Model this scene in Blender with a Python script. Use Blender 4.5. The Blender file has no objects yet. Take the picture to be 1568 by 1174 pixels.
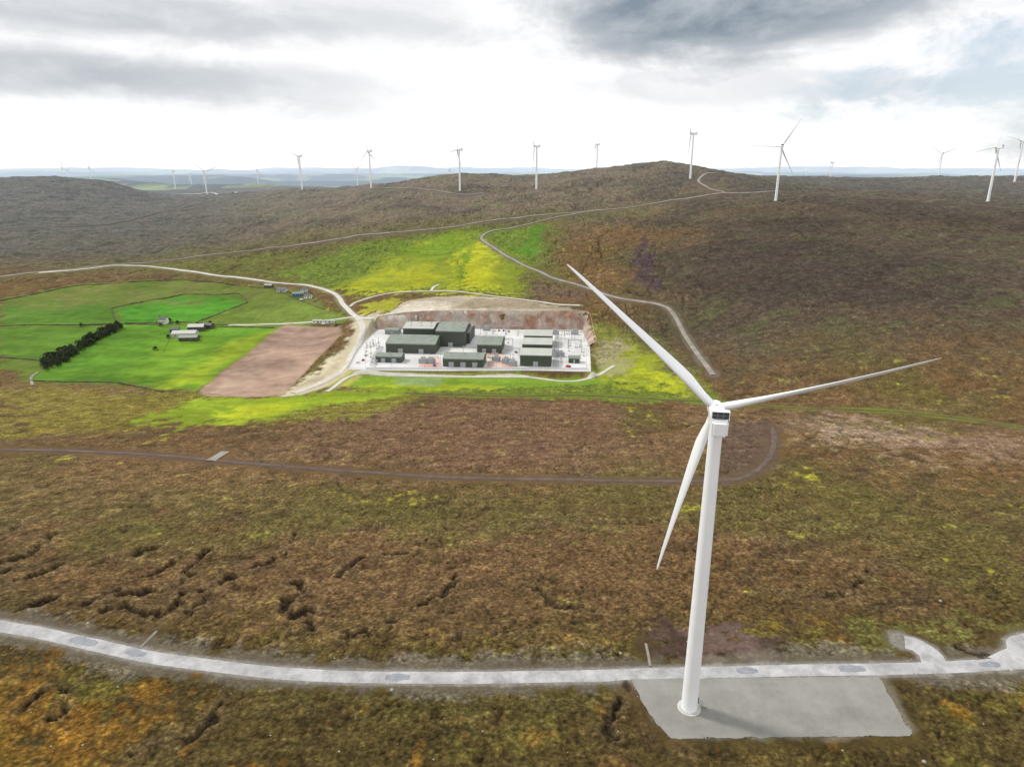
import bpy, math, random
import numpy as np
from mathutils import Vector, Matrix
random.seed(7); rng=np.random.default_rng(7)
scene=bpy.context.scene
HC=160.0; F=1040.0; PITCH=math.radians(17.55)
cp,sp=math.cos(PITCH),math.sin(PITCH)

# ------------------------------------------------------------ noise
def _grad(ix,iy,seed):
    h=(ix.astype(np.int64)*374761393+iy.astype(np.int64)*668265263+seed*982451653)&0xffffffff
    h=((h^(h>>13))*1274126177)&0xffffffff
    h=h^(h>>16)
    a=(h&0xffff)*(2*np.pi/65536.0)
    return np.cos(a),np.sin(a)
def pn(x,y,seed=0):
    ix=np.floor(x); iy=np.floor(y); fx=x-ix; fy=y-iy
    u=fx*fx*fx*(fx*(fx*6-15)+10); v=fy*fy*fy*(fy*(fy*6-15)+10)
    def g(dx,dy):
        gx,gy=_grad(ix+dx,iy+dy,seed); return gx*(fx-dx)+gy*(fy-dy)
    a=g(0,0)+(g(1,0)-g(0,0))*u; b=g(0,1)+(g(1,1)-g(0,1))*u
    return (a+(b-a)*v)*1.5
def fbm(x,y,s,o=4,seed=0,gain=.5):
    r=np.zeros_like(np.asarray(x,float)); a=1.0
    for i in range(o):
        r=r+a*pn(np.asarray(x)*s+i*17.3,np.asarray(y)*s-i*9.1,seed+i*13); s*=2.03; a*=gain
    return r
def sm(a,b,x):
    t=np.clip((x-a)/(b-a),0,1); return t*t*(3-2*t)
def lerp(a,b,t): return a+(b-a)*t

# ------------------------------------------------------------ terrain survey
def ray(px,py):
    r=(px-784.)/F; u=(587.-py)/F
    return np.array([r,cp+sp*u,-sp+cp*u])
ctrl=[]
def cz(px,py,z):
    d=ray(px,py); t=(z-HC)/d[2]; ctrl.append((d[0]*t,d[1]*t,z))
def cy(px,py,Y):
    d=ray(px,py); t=Y/d[1]; ctrl.append((d[0]*t,Y,HC+d[2]*t))
PX=[-300,0,260,520,784,1050,1300,1568,1870]
rows={1174:[0]*9,1040:[0]*9,900:[-1]*9,800:[-5]*9,700:[-13,-13,-13,-12,-12,-12,-11,-10,-9],
 640:[-20,-20,-20,-20,-20,-19,-17,-15,-13],
 600:[-27,-27,-27,-26,-25,-24,-16,-12,-10],
 550:[-25,-25,-25,-24,-24,-20,-6,-3,-2],
 500:[-20,-20,-20,-19,None,-10,6,9,9],
 450:[-12,-12,-10,-6,0,12,26,26,26],
 400:[6,8,6,15,22,36,48,46,44],
 350:[36,38,32,45,54,65,73,71,68],
 310:[78,80,62,78,88,96,101,99,96]}
for py,zs in rows.items():
    for px,z in zip(PX,zs):
        if z is not None: cz(px,py,z)
for a in [(600,478,-5),(700,480,-4),(790,482,-4),(880,484,-4)]: cz(*a)
for a in [(-300,275,2200),(0,272,2150),(150,275,2150),(210,291,2300),(270,301,2450),(380,293,2300),(470,291,2150),
 (600,281,2050),(650,272,2000),(700,267,1950),(784,273,1950),(840,270,1900),(930,258,1880),(1010,249,1850),(1060,252,1830),
 (1110,263,1850),(1180,275,1800),(1260,285,1800),(1330,281,1850),(1400,276,1900),(1568,271,1900),(1870,270,1900)]: cy(*a)
for x in (-1600,-800,-300,0,300,800,1600):
    for y in (-800,-300,20): ctrl.append((x,y,0))
for x,z in ((-2200,90),(-1400,70),(-900,45),(-200,95),(500,130),(1200,110),(2200,110)): ctrl.append((x,2700,z))
for x,y,z in ((-2600,300,20),(-2600,1200,60),(2600,300,30),(2600,1200,70)): ctrl.append((x,y,z))
C=np.array(ctrl); N=len(C); c2=70.0**2
A=np.sqrt((C[:,None,0]-C[None,:,0])**2+(C[:,None,1]-C[None,:,1])**2+c2)/1000
P1=np.c_[np.ones(N),C[:,0]/1000,C[:,1]/1000]
M=np.block([[A-np.eye(N)*2e-4,P1],[P1.T,np.zeros((3,3))]])
sol=np.linalg.solve(M,np.r_[C[:,2],0,0,0]); Wt=sol[:N]; Pl=sol[N:]
def tps(x,y):
    sh=np.shape(x); x=np.ravel(x).astype(float); y=np.ravel(y).astype(float); out=np.empty_like(x)
    for i in range(0,len(x),60000):
        a=x[i:i+60000]; b=y[i:i+60000]
        K=np.sqrt((a[:,None]-C[None,:,0])**2+(b[:,None]-C[None,:,1])**2+c2)/1000
        out[i:i+60000]=K@Wt+Pl[0]+Pl[1]*a/1000+Pl[2]*b/1000
    return out.reshape(sh)
def sdf(x,y,P):
    P=np.asarray(P); d=np.full(np.shape(x),1e18); s=np.ones(np.shape(x))
    n=len(P); j=n-1
    for i in range(n):
        ex,ey=P[j,0]-P[i,0],P[j,1]-P[i,1]; wx,wy=x-P[i,0],y-P[i,1]
        t=np.clip((wx*ex+wy*ey)/(ex*ex+ey*ey+1e-9),0,1)
        d=np.minimum(d,(wx-ex*t)**2+(wy-ey*t)**2)
        c1=y>=P[i,1]; c2_=y<P[j,1]; c3=ex*wy>ey*wx
        s=np.where((c1&c2_&c3)|(~c1&~c2_&~c3),-s,s); j=i
    return s*np.sqrt(d)
ZP=-22.0
def plane(px,py,z=ZP):
    d=ray(px,py); t=(z-HC)/d[2]; return (d[0]*t,d[1]*t)
PAD=[plane(*p) for p in [(578,504),(700,503),(800,504),(893,505),(903,530),(905,569),(800,567),(690,568),(590,567),(532,566),(548,535)]]
TPAD=[plane(px,py,0) for px,py in [(965,1038),(985,1075),(1008,1110),(1026,1130),(1392,1126),(1394,1118),(1370,1078),(1345,1036)]]
def Hs(x,y):
    x=np.asarray(x,float); y=np.asarray(y,float)
    R=np.sqrt(x*x+y*y)
    h=tps(x,y)
    amp=.8+3.5*sm(450,1400,y)
    h=h+amp*fbm(x,y,1/150.,3,5)
    rid=1-np.abs(fbm(x*.7,y,1/2600.,4,91))
    far=8+150*np.clip(rid-.42,0,1)*(1-.3*sm(9000,16000,R))+110*sm(9000,15000,R)*np.clip(fbm(x,y,1/5200.,4,33)+.4,0,2)
    h=lerp(h,far,sm(2700,4200,R))
    h=lerp(h,0*h+ZP,1-sm(1,7,sdf(x,y,PAD)))
    h=lerp(h,0*h,1-sm(0,10,sdf(x,y,TPAD)))
    return h
_ys=np.r_[np.linspace(120,400,200),np.geomspace(402,6000,900)]
def G(pts):
    out=[]
    for (px,py) in pts:
        d=ray(px,py); t=_ys/d[1]; z=HC+d[2]*t; hh=Hs(d[0]*t,_ys)
        k=np.where(z<=hh)[0]
        if len(k)==0: i=len(_ys)-1
        else: i=k[0]
        if i>0 and len(k):
            a=z[i-1]-hh[i-1]; b=hh[i]-z[i]; w=a/(a+b+1e-9)
            Y=lerp(_ys[i-1],_ys[i],w)
        else: Y=_ys[i]
        out.append((d[0]*Y/d[1],Y))
    return out
def H1(x,y): return float(Hs(np.array([x]),np.array([y]))[0])

# ------------------------------------------------------------ materials
def mat(name,col,rough=.8,var=.25,scale=1.0,bump=0.0,col2=None,metal=0,stripes=None,det=4,nr=.5):
    m=bpy.data.materials.new(name); m.use_nodes=True; nt=m.node_tree; b=nt.nodes['Principled BSDF']
    b.inputs['Roughness'].default_value=rough; b.inputs['Metallic'].default_value=metal
    tc=nt.nodes.new('ShaderNodeTexCoord'); n=nt.nodes.new('ShaderNodeTexNoise')
    n.inputs['Scale'].default_value=scale; n.inputs['Detail'].default_value=det; n.inputs['Roughness'].default_value=nr
    nt.links.new(tc.outputs['Object'],n.inputs['Vector'])
    r=nt.nodes.new('ShaderNodeValToRGB'); c2=col2 or tuple(c*(1-var) for c in col)
    r.color_ramp.elements[0].position=.35; r.color_ramp.elements[1].position=.62
    r.color_ramp.elements[0].color=(*c2,1); r.color_ramp.elements[1].color=(*col,1)
    nt.links.new(n.outputs['Fac'],r.inputs['Fac']); out=r.outputs['Color']
    if stripes:
        w=nt.nodes.new('ShaderNodeTexWave'); w.inputs['Scale'].default_value=stripes; w.bands_direction='X'
        nt.links.new(tc.outputs['Object'],w.inputs['Vector'])
        mx=nt.nodes.new('ShaderNodeMix'); mx.data_type='RGBA'; mx.blend_type='MULTIPLY'; mx.inputs[0].default_value=.25
        nt.links.new(out,mx.inputs[6]); nt.links.new(w.outputs['Color'],mx.inputs[7]); out=mx.outputs[2]
    nt.links.new(out,b.inputs['Base Color'])
    if bump:
        bp=nt.nodes.new('ShaderNodeBump'); bp.inputs['Strength'].default_value=bump; bp.inputs['Distance'].default_value=.2
        nt.links.new(n.outputs['Fac'],bp.inputs['Height']); nt.links.new(bp.outputs['Normal'],b.inputs['Normal'])
    return m
M_white=mat('turbine_white',(.86,.87,.88),.35,.03,.15)
M_grey=mat('painted_steel_grey',(.35,.37,.38),.5,.1,1)
M_dark=mat('dark_grille',(.05,.055,.06),.6,.2,3)
M_road=mat('crushed_stone',(.44,.435,.44),.95,.45,.13,.3,det=7,nr=.72)
M_patch=mat('road_repair_stone',(.26,.275,.30),.95,.3,.3,.3,det=7,nr=.72)
M_road2=mat('hill_track_stone',(.28,.255,.22),.95,.4,.08,.2,det=6,nr=.7)
M_roadw=mat('access_road_stone',(.52,.50,.44),.95,.25,.08,.2,det=6,nr=.7)
M_track=mat('peaty_track',(.115,.08,.06),.95,.45,.12,.3,det=6,nr=.7)
M_pad=mat('hardstand_gravel',(.25,.245,.22),.95,.30,.07,.2,det=9,nr=.75)
M_spad=mat('site_gravel',(.60,.60,.59),.95,.22,.035,.1)
M_conc=mat('concrete',(.5,.49,.46),.9,.15,.6)
M_clad=mat('green_cladding',(.07,.085,.062),.6,.15,.2,stripes=1.2)
M_clad2=mat('pale_cladding',(.26,.28,.25),.6,.15,.2,stripes=1.2)
M_roof=mat('pale_metal_roof',(.22,.26,.21),.5,.15,.1,stripes=.9)
M_roofw=mat('white_metal_roof',(.46,.48,.43),.5,.1,.1,stripes=.9)
M_rock=mat('quarried_rock',(.44,.39,.34),.95,.4,.07,.5,col2=(.27,.14,.09),det=7,nr=.65)
M_stone=mat('dry_stone',(.11,.10,.075),.95,.4,.8)
M_render=mat('white_render',(.75,.74,.7),.9,.1,.8)
M_slate=mat('slate_roof',(.12,.12,.13),.8,.2,.8)
M_glass=mat('window_glass',(.03,.035,.04),.15,.1,1)
M_door=mat('door_paint',(.1,.12,.13),.6,.1,1)
M_boul=mat('boulder_stone',(.32,.31,.28),.95,.3,2)
M_tyre=mat('tyre_rubber',(.02,.02,.02),.9,.1,1)

# ------------------------------------------------------------ mesh builder
class MB:
    def __init__(s): s.v=[];s.f=[];s.m=[]
    def add(s,v,f,mi=0):
        o=len(s.v); s.v+= [tuple(p) for p in v]; s.f+=[tuple(i+o for i in q) for q in f]; s.m+=[mi]*len(f)
    def box(s,c,d,mi=0,rot=0,taper=1):
        cx,cy_,cz_=c; a,b,h=d[0]/2,d[1]/2,d[2]/2; cr,sr=math.cos(rot),math.sin(rot); v=[]
        for z,k in ((-h,1),(h,taper)):
            for x,y in ((-a,-b),(a,-b),(a,b),(-a,b)):
                x*=k;y*=k; v.append((cx+x*cr-y*sr,cy_+x*sr+y*cr,cz_+z))
        s.add(v,[(3,2,1,0),(4,5,6,7),(0,1,5,4),(1,2,6,5),(2,3,7,6),(3,0,4,7)],mi)
    def cyl(s,p0,p1,r0,r1,n=8,mi=0):
        p0=Vector(p0);p1=Vector(p1); ax=(p1-p0).normalized(); a=ax.orthogonal().normalized(); b=ax.cross(a); v=[]
        for p,r in ((p0,r0),(p1,r1)):
            for i in range(n):
                t=2*math.pi*i/n; v.append(p+(a*math.cos(t)+b*math.sin(t))*r)
        s.add(v,[(i,(i+1)%n,n+(i+1)%n,n+i) for i in range(n)]+[tuple(range(n))[::-1],tuple(range(n,2*n))],mi)
    def gable(s,w,d,h,rh,mw=0,mr=1,ov=.5,axis='x',c=(0,0)):
        x0,x1,y0,y1=c[0]-w/2,c[0]+w/2,c[1]-d/2,c[1]+d/2
        ym=(y0+y1)/2
        s.add([(x0,y0,-1),(x1,y0,-1),(x1,y1,-1),(x0,y1,-1),(x0,y0,h),(x1,y0,h),(x1,y1,h),(x0,y1,h),(x0,ym,rh),(x1,ym,rh)],
         [(0,1,5,4),(2,3,7,6),(1,2,6,9,5),(3,0,4,8,7)],mw)
        k=(rh-h)/(d/2); e=h-k*ov; t=.3
        s.add([(x0-ov,y0-ov,e+.05),(x1+ov,y0-ov,e+.05),(x1+ov,ym,rh+.05),(x0-ov,ym,rh+.05),(x0-ov,y1+ov,e+.05),(x1+ov,y1+ov,e+.05),
               (x0-ov,y0-ov,e+.05+t),(x1+ov,y0-ov,e+.05+t),(x1+ov,ym,rh+.05+t),(x0-ov,ym,rh+.05+t),(x0-ov,y1+ov,e+.05+t),(x1+ov,y1+ov,e+.05+t)],
         [(6,7,8,9),(9,8,11,10),(0,3,2,1),(3,4,5,2),(0,1,7,6),(4,10,11,5),(1,2,8,7),(2,5,11,8),(0,6,9,3),(3,9,10,4)],mr)
    def obj(s,name,mats,loc=(0,0,0),rz=0,parent=None,smooth=False):
        me=bpy.data.meshes.new(name); me.from_pydata(s.v,[],s.f)
        for m in mats: me.materials.append(m)
        me.polygons.foreach_set('material_index',s.m)
        if smooth: me.polygons.foreach_set('use_smooth',[True]*len(s.f))
        me.update(); o=bpy.data.objects.new(name,me); scene.collection.objects.link(o)
        o.location=loc; o.rotation_euler=(0,0,rz)
        if parent: o.parent=parent
        return o
def empty(name,loc,rz=0):
    e=bpy.data.objects.new(name,None); scene.collection.objects.link(e); e.location=loc; e.rotation_euler=(0,0,rz); e.empty_display_size=1
    return e

# ------------------------------------------------------------ roads (survey points)
def catmull(P,step=4.0):
    P=[np.array(p) for p in P]; P=[2*P[0]-P[1]]+P+[2*P[-1]-P[-2]]; out=[]
    for i in range(1,len(P)-2):
        L=np.linalg.norm(P[i+1]-P[i]); n=max(2,int(L/step))
        for k in range(n):
            t=k/n; a,b,c,d=P[i-1],P[i],P[i+1],P[i+2]
            out.append(.5*((2*b)+(-a+c)*t+(2*a-5*b+4*c-d)*t*t+(-a+3*b-3*c+d)*t**3))
    out.append(P[-2]); return np.array(out)
roads=[]
def road(name,pix,w,m,verge=None,vw=3,world=False,step=4.,off=None,soft=.07):
    W=pix if world else G(pix); L=catmull(W,step)
    roads.append(dict(name=name,L=L,w=w,m=m,verge=verge,vw=vw,off=off,soft=soft))
V_near=(.17,.145,.11)
road('gravel_road',[(-160,930),(0,958),(60,968),(150,988),(240,1007),(330,1019),(430,1030),(550,1036),(700,1037),(850,1035),(985,1031),(1110,1028),(1250,1025),(1345,1024),(1450,1021),(1568,1014),(1750,1000)],5.8,M_road,V_near,9,step=1.2,soft=.045)
road('gravel_road',[(1432,1020),(1425,1003),(1405,988),(1385,982)],8,M_road,V_near,4,step=1.2,off=.16,soft=.05)
road('gravel_road',[(1530,1016),(1560,1000),(1562,985),(1600,975)],7.5,M_road,V_near,3,step=1.2,off=.18,soft=.05)
for a in ([(108,979),(130,983),(148,987)],[(192,997),(210,1001),(222,1003)],[(590,1037),(615,1037),(628,1037)],[(1128,1027.5),(1145,1027),(1160,1027)],[(1285,1024.5),(1305,1024),(1325,1024)],[(1500,1018.5),(1520,1017.5),(1530,1017)]):
    road('road_patch',a,4.6,M_patch,None,1,step=.7,off=.175,soft=.35)
road('dirt_track',[(-60,686),(0,688),(100,690),(230,696),(340,706),(450,715),(560,723),(700,731),(900,735),(1080,736),(1140,730),(1175,705),(1186,675),(1183,655)],3.6,M_track,(.13,.085,.06),5,soft=.3,step=2.5)
road('dirt_track',[(322,706),(345,692)],6,M_road2,None,3,step=2,off=.4)
road('hill_road',[(-80,430),(0,424),(60,417),(150,408),(300,393),(420,379),(520,366),(620,355),(720,343),(800,333),(900,324),(1000,312),(1060,303),(1110,296),(1160,295),(1195,293.5)],6.,M_road2,(.17,.145,.105),5)
road('hill_road',[(1112,296),(1088,290),(1070,279),(1078,268),(1100,266)],6,M_road2,(.15,.125,.09),4)
road('hill_road',[(1195,293.5),(1260,300),(1350,306),(1450,313),(1515,318)],3,M_track,(.1,.08,.06),3)
road('access_road',[(60,418),(130,412),(200,407),(300,417),(400,430),(470,437),(512,450),(527,468),(548,486),(575,492)],6.,M_roadw,(.28,.26,.16),4,step=3)
road('hill_track',[(900,324),(830,338),(765,352),(738,363),(750,376),(790,400),(830,418),(880,435),(940,455),(1010,467),(1030,480),(1048,512),(1070,545),(1092,574)],5.,M_road2,(.17,.14,.10),5)
road('access_road',[(535,470),(548,462),(600,449),(660,446),(720,449),(800,459),(850,466),(888,468)],4,M_roadw,(.26,.23,.12),3,step=3)
road('access_road',[(350,498),(400,497),(470,494),(530,487),(548,486)],4.5,M_roadw,(.3,.3,.12),3,step=3)
road('access_road',[(548,486),(555,500),(552,520),(538,545),(530,560),(505,580),(450,602)],7,M_roadw,(.5,.44,.3),7,step=3)
road('access_road',[(660,446),(664,440),(672,436)],4,M_roadw,None,3,step=3)
road('site_track',[(500,600),(540,575),(600,574),(700,577),(800,577),(865,584),(905,577),(940,560)],4,M_roadw,(.26,.29,.08),3,step=3)
road('farm_track',[(50,590),(48,578),(58,570)],2.5,M_road2,None,2,step=3)
road('gravel_path',[(214,992),(228,978),(240,966)],1.1,M_road2,None,1,step=1)
road('gravel_path',[(996,1020),(993,1003),(989,985)],1.0,M_road2,None,1,step=1)
road('hill_track',[(530,291),(640,289),(703,298),(740,296)],4,M_road2,(.15,.12,.1),3)
road('hill_track',[(1515,318),(1590,322)],4,M_track,None,3)
road('hill_track',[(0,352),(120,347),(210,335),(330,308)],3,M_track,None,2)
road('hill_track',[(262,297),(300,298),(330,297),(362,296)],9,M_roadw,None,2)
road('stream',[(620,602),(700,605),(800,607),(900,606),(1010,612),(1100,616),(1200,624),(1330,628),(1450,638),(1568,655),(1640,665)],1.3,M_track,(.17,.20,.03),5,step=3,soft=.4)

# ------------------------------------------------------------ terrain grid
def axis_pos(a0,s,k,end,kf):
    v=[0.]; x=0.
    while x<a0: x+=s; v.append(x)
    while x<3000: x+=max(s,k*x); v.append(x)
    while x<end: x+=x*kf; v.append(x)
    return np.array(v)
xp=axis_pos(150,.8,.0065,28000,.035); xs=np.r_[-xp[::-1][:-1],xp]
ys=list(np.arange(-600,100,25.))+list(np.arange(100,135,3.)); y=ys[-1]
while y<270: y+=.72; ys.append(y)
while y<2700: y+=max(.72,.0052*y if y<900 else .0047*y); ys.append(y)
while y<28000: y*=1.025; ys.append(y)
ys=np.array(ys)
X,Y=np.meshgrid(xs,ys)
Z=Hs(X,Y)
rd=np.full(X.shape,60.0)
col=np.zeros(X.shape+(3,))
def seg_field(L,margin):
    D=np.full(X.shape,1e9)
    for a,b in zip(L[:-1],L[1:]):
        c0,c1=np.searchsorted(xs,[min(a[0],b[0])-margin,max(a[0],b[0])+margin]); r0,r1=np.searchsorted(ys,[min(a[1],b[1])-margin,max(a[1],b[1])+margin])
        if c0>=c1 or r0>=r1: continue
        x=X[r0:r1,c0:c1]; y=Y[r0:r1,c0:c1]; e=b-a
        t=np.clip(((x-a[0])*e[0]+(y-a[1])*e[1])/(e@e+1e-9),0,1)
        D[r0:r1,c0:c1]=np.minimum(D[r0:r1,c0:c1],np.hypot(x-a[0]-e[0]*t,y-a[1]-e[1]*t))
    return D
n120=fbm(X,Y,1/130.,4,1); n40=fbm(X,Y,1/38.,4,2); n12=fbm(X,Y,1/11.,3,3); n4=fbm(X,Y,1/3.5,3,4)
qx=X+22*n120; qy=Y+26*n120
nstr=fbm(qx*.25,qy,1/24.,5,8,.6); nst2=fbm((qx*.8+qy*.6)*.22,(qy*.8-qx*.6),1/16.,4,9,.6)
nmic=fbm((X*.9-Y*.35)*.3,Y,1/6.,4,19,.65)
def c3(*c): return np.array(c)
def blend(c,m): 
    global col
    col=col*(1-m[...,None])+np.asarray(c)*m[...,None]
col[:]=c3(.155,.092,.040)
blend(c3(.115,.084,.030),.65*sm(-.3,.5,n40*.5+.3*n12+.7*n120))
blend(c3(.215,.145,.075),.5*sm(.15,.8,nstr+.2*n12))
blend(c3(.075,.052,.030),.55*sm(.1,.7,nst2-.2*n12))
blend(c3(.130,.112,.030),.5*sm(.1,.7,n120+.3*n40))
blend(c3(.070,.050,.026),.45*sm(.15,.75,nmic))
blend(c3(.27,.25,.030),.75*sm(.64,.84,n40*.55+n12*.6+.3*n4))
blend(c3(.20,.125,.075),.45*sm(.0,.6,fbm(X,Y,1/210.,3,31))*sm(330,400,Y)*(1-sm(560,640,Y)))
fg=1-sm(190,240,Y+8*n40)
blend(c3(.090,.068,.020),.75*fg)
blend(c3(.036,.030,.014),.55*fg*sm(0,.5,n12+.3*n4))
blend(c3(.16,.14,.026),.5*fg*sm(.2,.6,n40+.4*n4))
blend(c3(.25,.115,.016),.5*fg*sm(.45,.85,n12+.3*n40))
U=X/np.maximum(Y,50)
rh=sm(.10,.33,U+.06*n120)*sm(520,760,Y+30*n40)
blend(c3(.078,.060,.048),rh*.88)
blend(c3(.090,.090,.040),rh*.7*sm(.05,.5,nstr+.3*n120))
blend(c3(.135,.11,.070),rh*.5*sm(.3,.7,nst2))
blend(c3(.048,.037,.034),rh*.65*sm(-.1,.5,fbm(X,Y,1/260.,4,37)))
hill=sm(1050,1450,Y+60*n120)
blend(c3(.15,.118,.088),hill*(1-.7*rh)*.8)
blend(c3(.075,.062,.050),hill*.65*sm(-.1,.5,n40*.5+n120+.5*nstr))
blend(c3(.145,.14,.065),hill*.5*(1-.6*rh)*sm(.1,.5,nstr-.3*n120))
lh=(1-sm(-.55,-.3,U+.05*n120))*sm(1000,1300,Y)
blend(c3(.105,.095,.080),lh*.75)
blend(c3(.065,.068,.052),lh*.6*sm(0,.5,nstr))
xw=X+6*n12+7*n40+2*n4; yw=Y+11*n12+10*n40+3*n4
rough=np.ones(X.shape)
def region(pix,c,soft=4,amt=1.,warp=1.,rgh=None,world=None,tex=0):
    global col,rough
    P=np.array(world if world is not None else G(pix)); mg=soft*2+30
    c0,c1=np.searchsorted(xs,[P[:,0].min()-mg,P[:,0].max()+mg]); r0,r1=np.searchsorted(ys,[P[:,1].min()-mg,P[:,1].max()+mg])
    s=(slice(r0,r1),slice(c0,c1))
    x=X[s]+warp*(xw[s]-X[s]); y=Y[s]+warp*(yw[s]-Y[s])
    m=(1-sm(-soft,soft,sdf(x,y,P)))*amt
    if tex: m=m*sm(tex-.45,tex+.45,(n120*.5+n40*.7+n12*.25+nstr*.5)[s])
    col[s]=col[s]*(1-m[...,None])+np.asarray(c)*m[...,None]
    if rgh is not None: rough[s]=rough[s]*(1-m)+rgh*m
# broad moor zones
region([(470,628),(800,612),(960,622),(980,700),(700,722),(430,690)],(.175,.098,.065),16,.55,2)
region([(-100,740),(500,745),(1100,750),(1700,740),(1700,800),(1000,810),(400,800),(-100,790)],(.105,.090,.028),12,.5,2)
region([(380,820),(900,810),(1050,860),(1000,950),(700,980),(400,960)],(.165,.100,.048),10,.5,1.6)
region([(0,700),(240,705),(480,735),(460,780),(0,770)],(.19,.12,.055),10,.4,2)
# olive slopes
region([(0,427),(300,398),(700,348),(860,338),(840,400),(880,445),(800,458),(560,452),(420,432),(200,410)],(.130,.145,.034),28,.85,2)
region([(0,427),(300,398),(700,348),(860,338),(840,400),(880,445),(800,458),(560,452),(420,432),(200,410)],(.105,.088,.038),20,.65,2,tex=.1)
region([(200,410),(420,380),(700,346),(860,338),(1000,330),(1000,312),(700,330),(300,375),(0,410)],(.12,.115,.05),25,.6,2)
region([(420,420),(560,372),(700,352),(830,345),(830,400),(760,430),(560,450)],(.13,.20,.026),22,.7,2,.8)
region([(0,590),(240,600),(260,650),(100,665),(0,668)],(.20,.17,.03),14,.75,2)
region([(240,600),(480,605),(640,610),(560,640),(260,652)],(.19,.19,.026),8,.7,2)
region([(560,585),(960,585),(1100,600),(1120,618),(900,612),(620,606)],(.14,.20,.024),4,.8,1)
# pasture
region([(0,457),(130,434),(280,427),(420,442),(500,472),(540,490),(480,498),(430,502),(300,597),(200,592),(50,585),(0,560)],(.105,.16,.024),4,.95,.6,.5)
region([(0,470),(80,462),(170,470),(180,494),(0,497)],(.072,.175,.018),3,.8,.4,.4)
region([(180,497),(45,581),(190,585),(300,598),(420,503),(330,501)],(.095,.215,.018),2,.95,.2,.3)
region([(250,520),(330,515),(290,580),(200,582)],(.14,.25,.018),18,.8,1,.3)
region([(300,560),(360,520),(430,503),(390,530),(310,592),(240,592)],(.27,.34,.022),14,.8,1,.3)
region([(60,575),(120,540),(190,500),(200,505),(120,560)],(.055,.14,.016),10,.7,1,.4)
region([(180,472),(280,452),(365,450),(378,462),(300,493),(190,494)],(.06,.20,.016),2.5,.95,.3,.3)
region([(250,428),(400,437),(470,447),(500,468),(380,462),(230,440)],(.12,.15,.03),4,.7,.6,.6)
region([(390,452),(470,462),(530,478),(480,494),(390,488)],(.13,.18,.034),6,.7,.8,.5)
region([(0,500),(170,500),(110,530),(60,550),(0,545)],(.085,.18,.018),3,.85,.4,.4)
region([(0,457),(130,434),(280,427),(420,442),(380,460),(200,470),(0,490)],(.13,.12,.04),8,.6,1,.6,tex=.15)
# grass slope, patch of sunlight painted in as bright yellow-green
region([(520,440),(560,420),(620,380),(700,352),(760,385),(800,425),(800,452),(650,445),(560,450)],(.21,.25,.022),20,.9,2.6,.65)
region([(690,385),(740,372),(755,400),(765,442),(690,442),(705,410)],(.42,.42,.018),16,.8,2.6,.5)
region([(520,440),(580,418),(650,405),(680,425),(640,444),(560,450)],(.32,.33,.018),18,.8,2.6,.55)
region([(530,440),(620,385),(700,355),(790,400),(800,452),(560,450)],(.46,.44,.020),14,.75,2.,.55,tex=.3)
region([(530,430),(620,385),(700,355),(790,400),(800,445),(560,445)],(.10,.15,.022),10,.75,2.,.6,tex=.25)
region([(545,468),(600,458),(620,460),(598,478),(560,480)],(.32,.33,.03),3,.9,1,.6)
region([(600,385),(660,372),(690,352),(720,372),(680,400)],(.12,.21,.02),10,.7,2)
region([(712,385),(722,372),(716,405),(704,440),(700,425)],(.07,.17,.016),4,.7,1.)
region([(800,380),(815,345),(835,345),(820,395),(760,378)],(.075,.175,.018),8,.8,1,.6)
region([(800,440),(830,425),(900,445),(895,462),(820,458)],(.13,.082,.06),8,.8,1.5)
# front grass strip, its sunlit yellow-green painted into the colour
region([(230,640),(300,607),(450,607),(560,592),(690,598),(620,606),(480,622),(400,646),(250,650)],(.20,.28,.018),8,.95,1.4,.5)
region([(330,625),(400,620),(480,612),(440,630),(360,645)],(.35,.38,.018),9,.75,1.4,.5)
region([(510,590),(560,572),(680,574),(800,576),(930,580),(940,588),(700,596),(560,592)],(.15,.25,.024),2.5,.95,.4,.5)
region([(540,590),(620,586),(780,590),(760,596),(600,596)],(.32,.36,.02),3,.7,.8,.5)
region([(600,576),(680,577),(672,592),(600,590)],(.20,.28,.13),3,.7,.4)
region([(905,488),(940,495),(990,530),(1040,572),(1090,600),(1080,612),(960,590),(930,575),(905,572)],(.17,.18,.036),6,.85,1.3,.75)
region([(905,575),(960,530),(1000,545),(1060,598),(1020,604),(930,588)],(.25,.29,.02),10,.85,1.8,.6)
region([(960,560),(1010,570),(1060,600),(1020,606)],(.38,.40,.02),7,.7,1.8,.6)
region([(910,528),(945,520),(965,545),(960,575),(930,565),(912,545)],(.36,.31,.20),4,.6,1.6)
region([(960,500),(1005,515),(1060,560),(1075,590),(1040,570),(990,530)],(.13,.14,.045),5,.7,1.2)
# soil
region([(430,606),(480,570),(530,527),(545,490),(575,478),(592,500),(565,540),(536,566),(560,572),(500,592),(462,604)],(.48,.43,.31),3.5,.95,.8,.6)
region([(460,590),(500,565),(530,540),(520,560),(480,592)],(.36,.30,.2),3,.8,1,.6,)
region([(498,588),(530,568),(560,572),(540,590)],(.42,.38,.08),4,.7,1)
region([(303,600),(330,578),(380,540),(425,503),(440,497),(520,500),(525,510),(500,535),(430,606),(380,608),(315,606)],(.30,.205,.155),1.6,1,.12,.3)
region([(320,600),(370,560),(420,530),(400,575),(370,600)],(.36,.26,.195),12,.6,1,.3)
region([(420,505),(515,503),(500,530),(440,530)],(.23,.16,.125),10,.6,1,.3)
region([(592,484),(625,460),(700,453),(780,455),(835,465),(885,476),(895,484),(780,480),(680,482)],(.38,.33,.25),3,.95,.5,.5)
region([(700,470),(730,456),(800,458),(840,468),(870,474),(760,472)],(.22,.175,.12),5,.8,.7,.5)
region([(598,482),(630,462),(690,460),(690,474)],(.50,.45,.37),4,.7,.5,.5)
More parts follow.
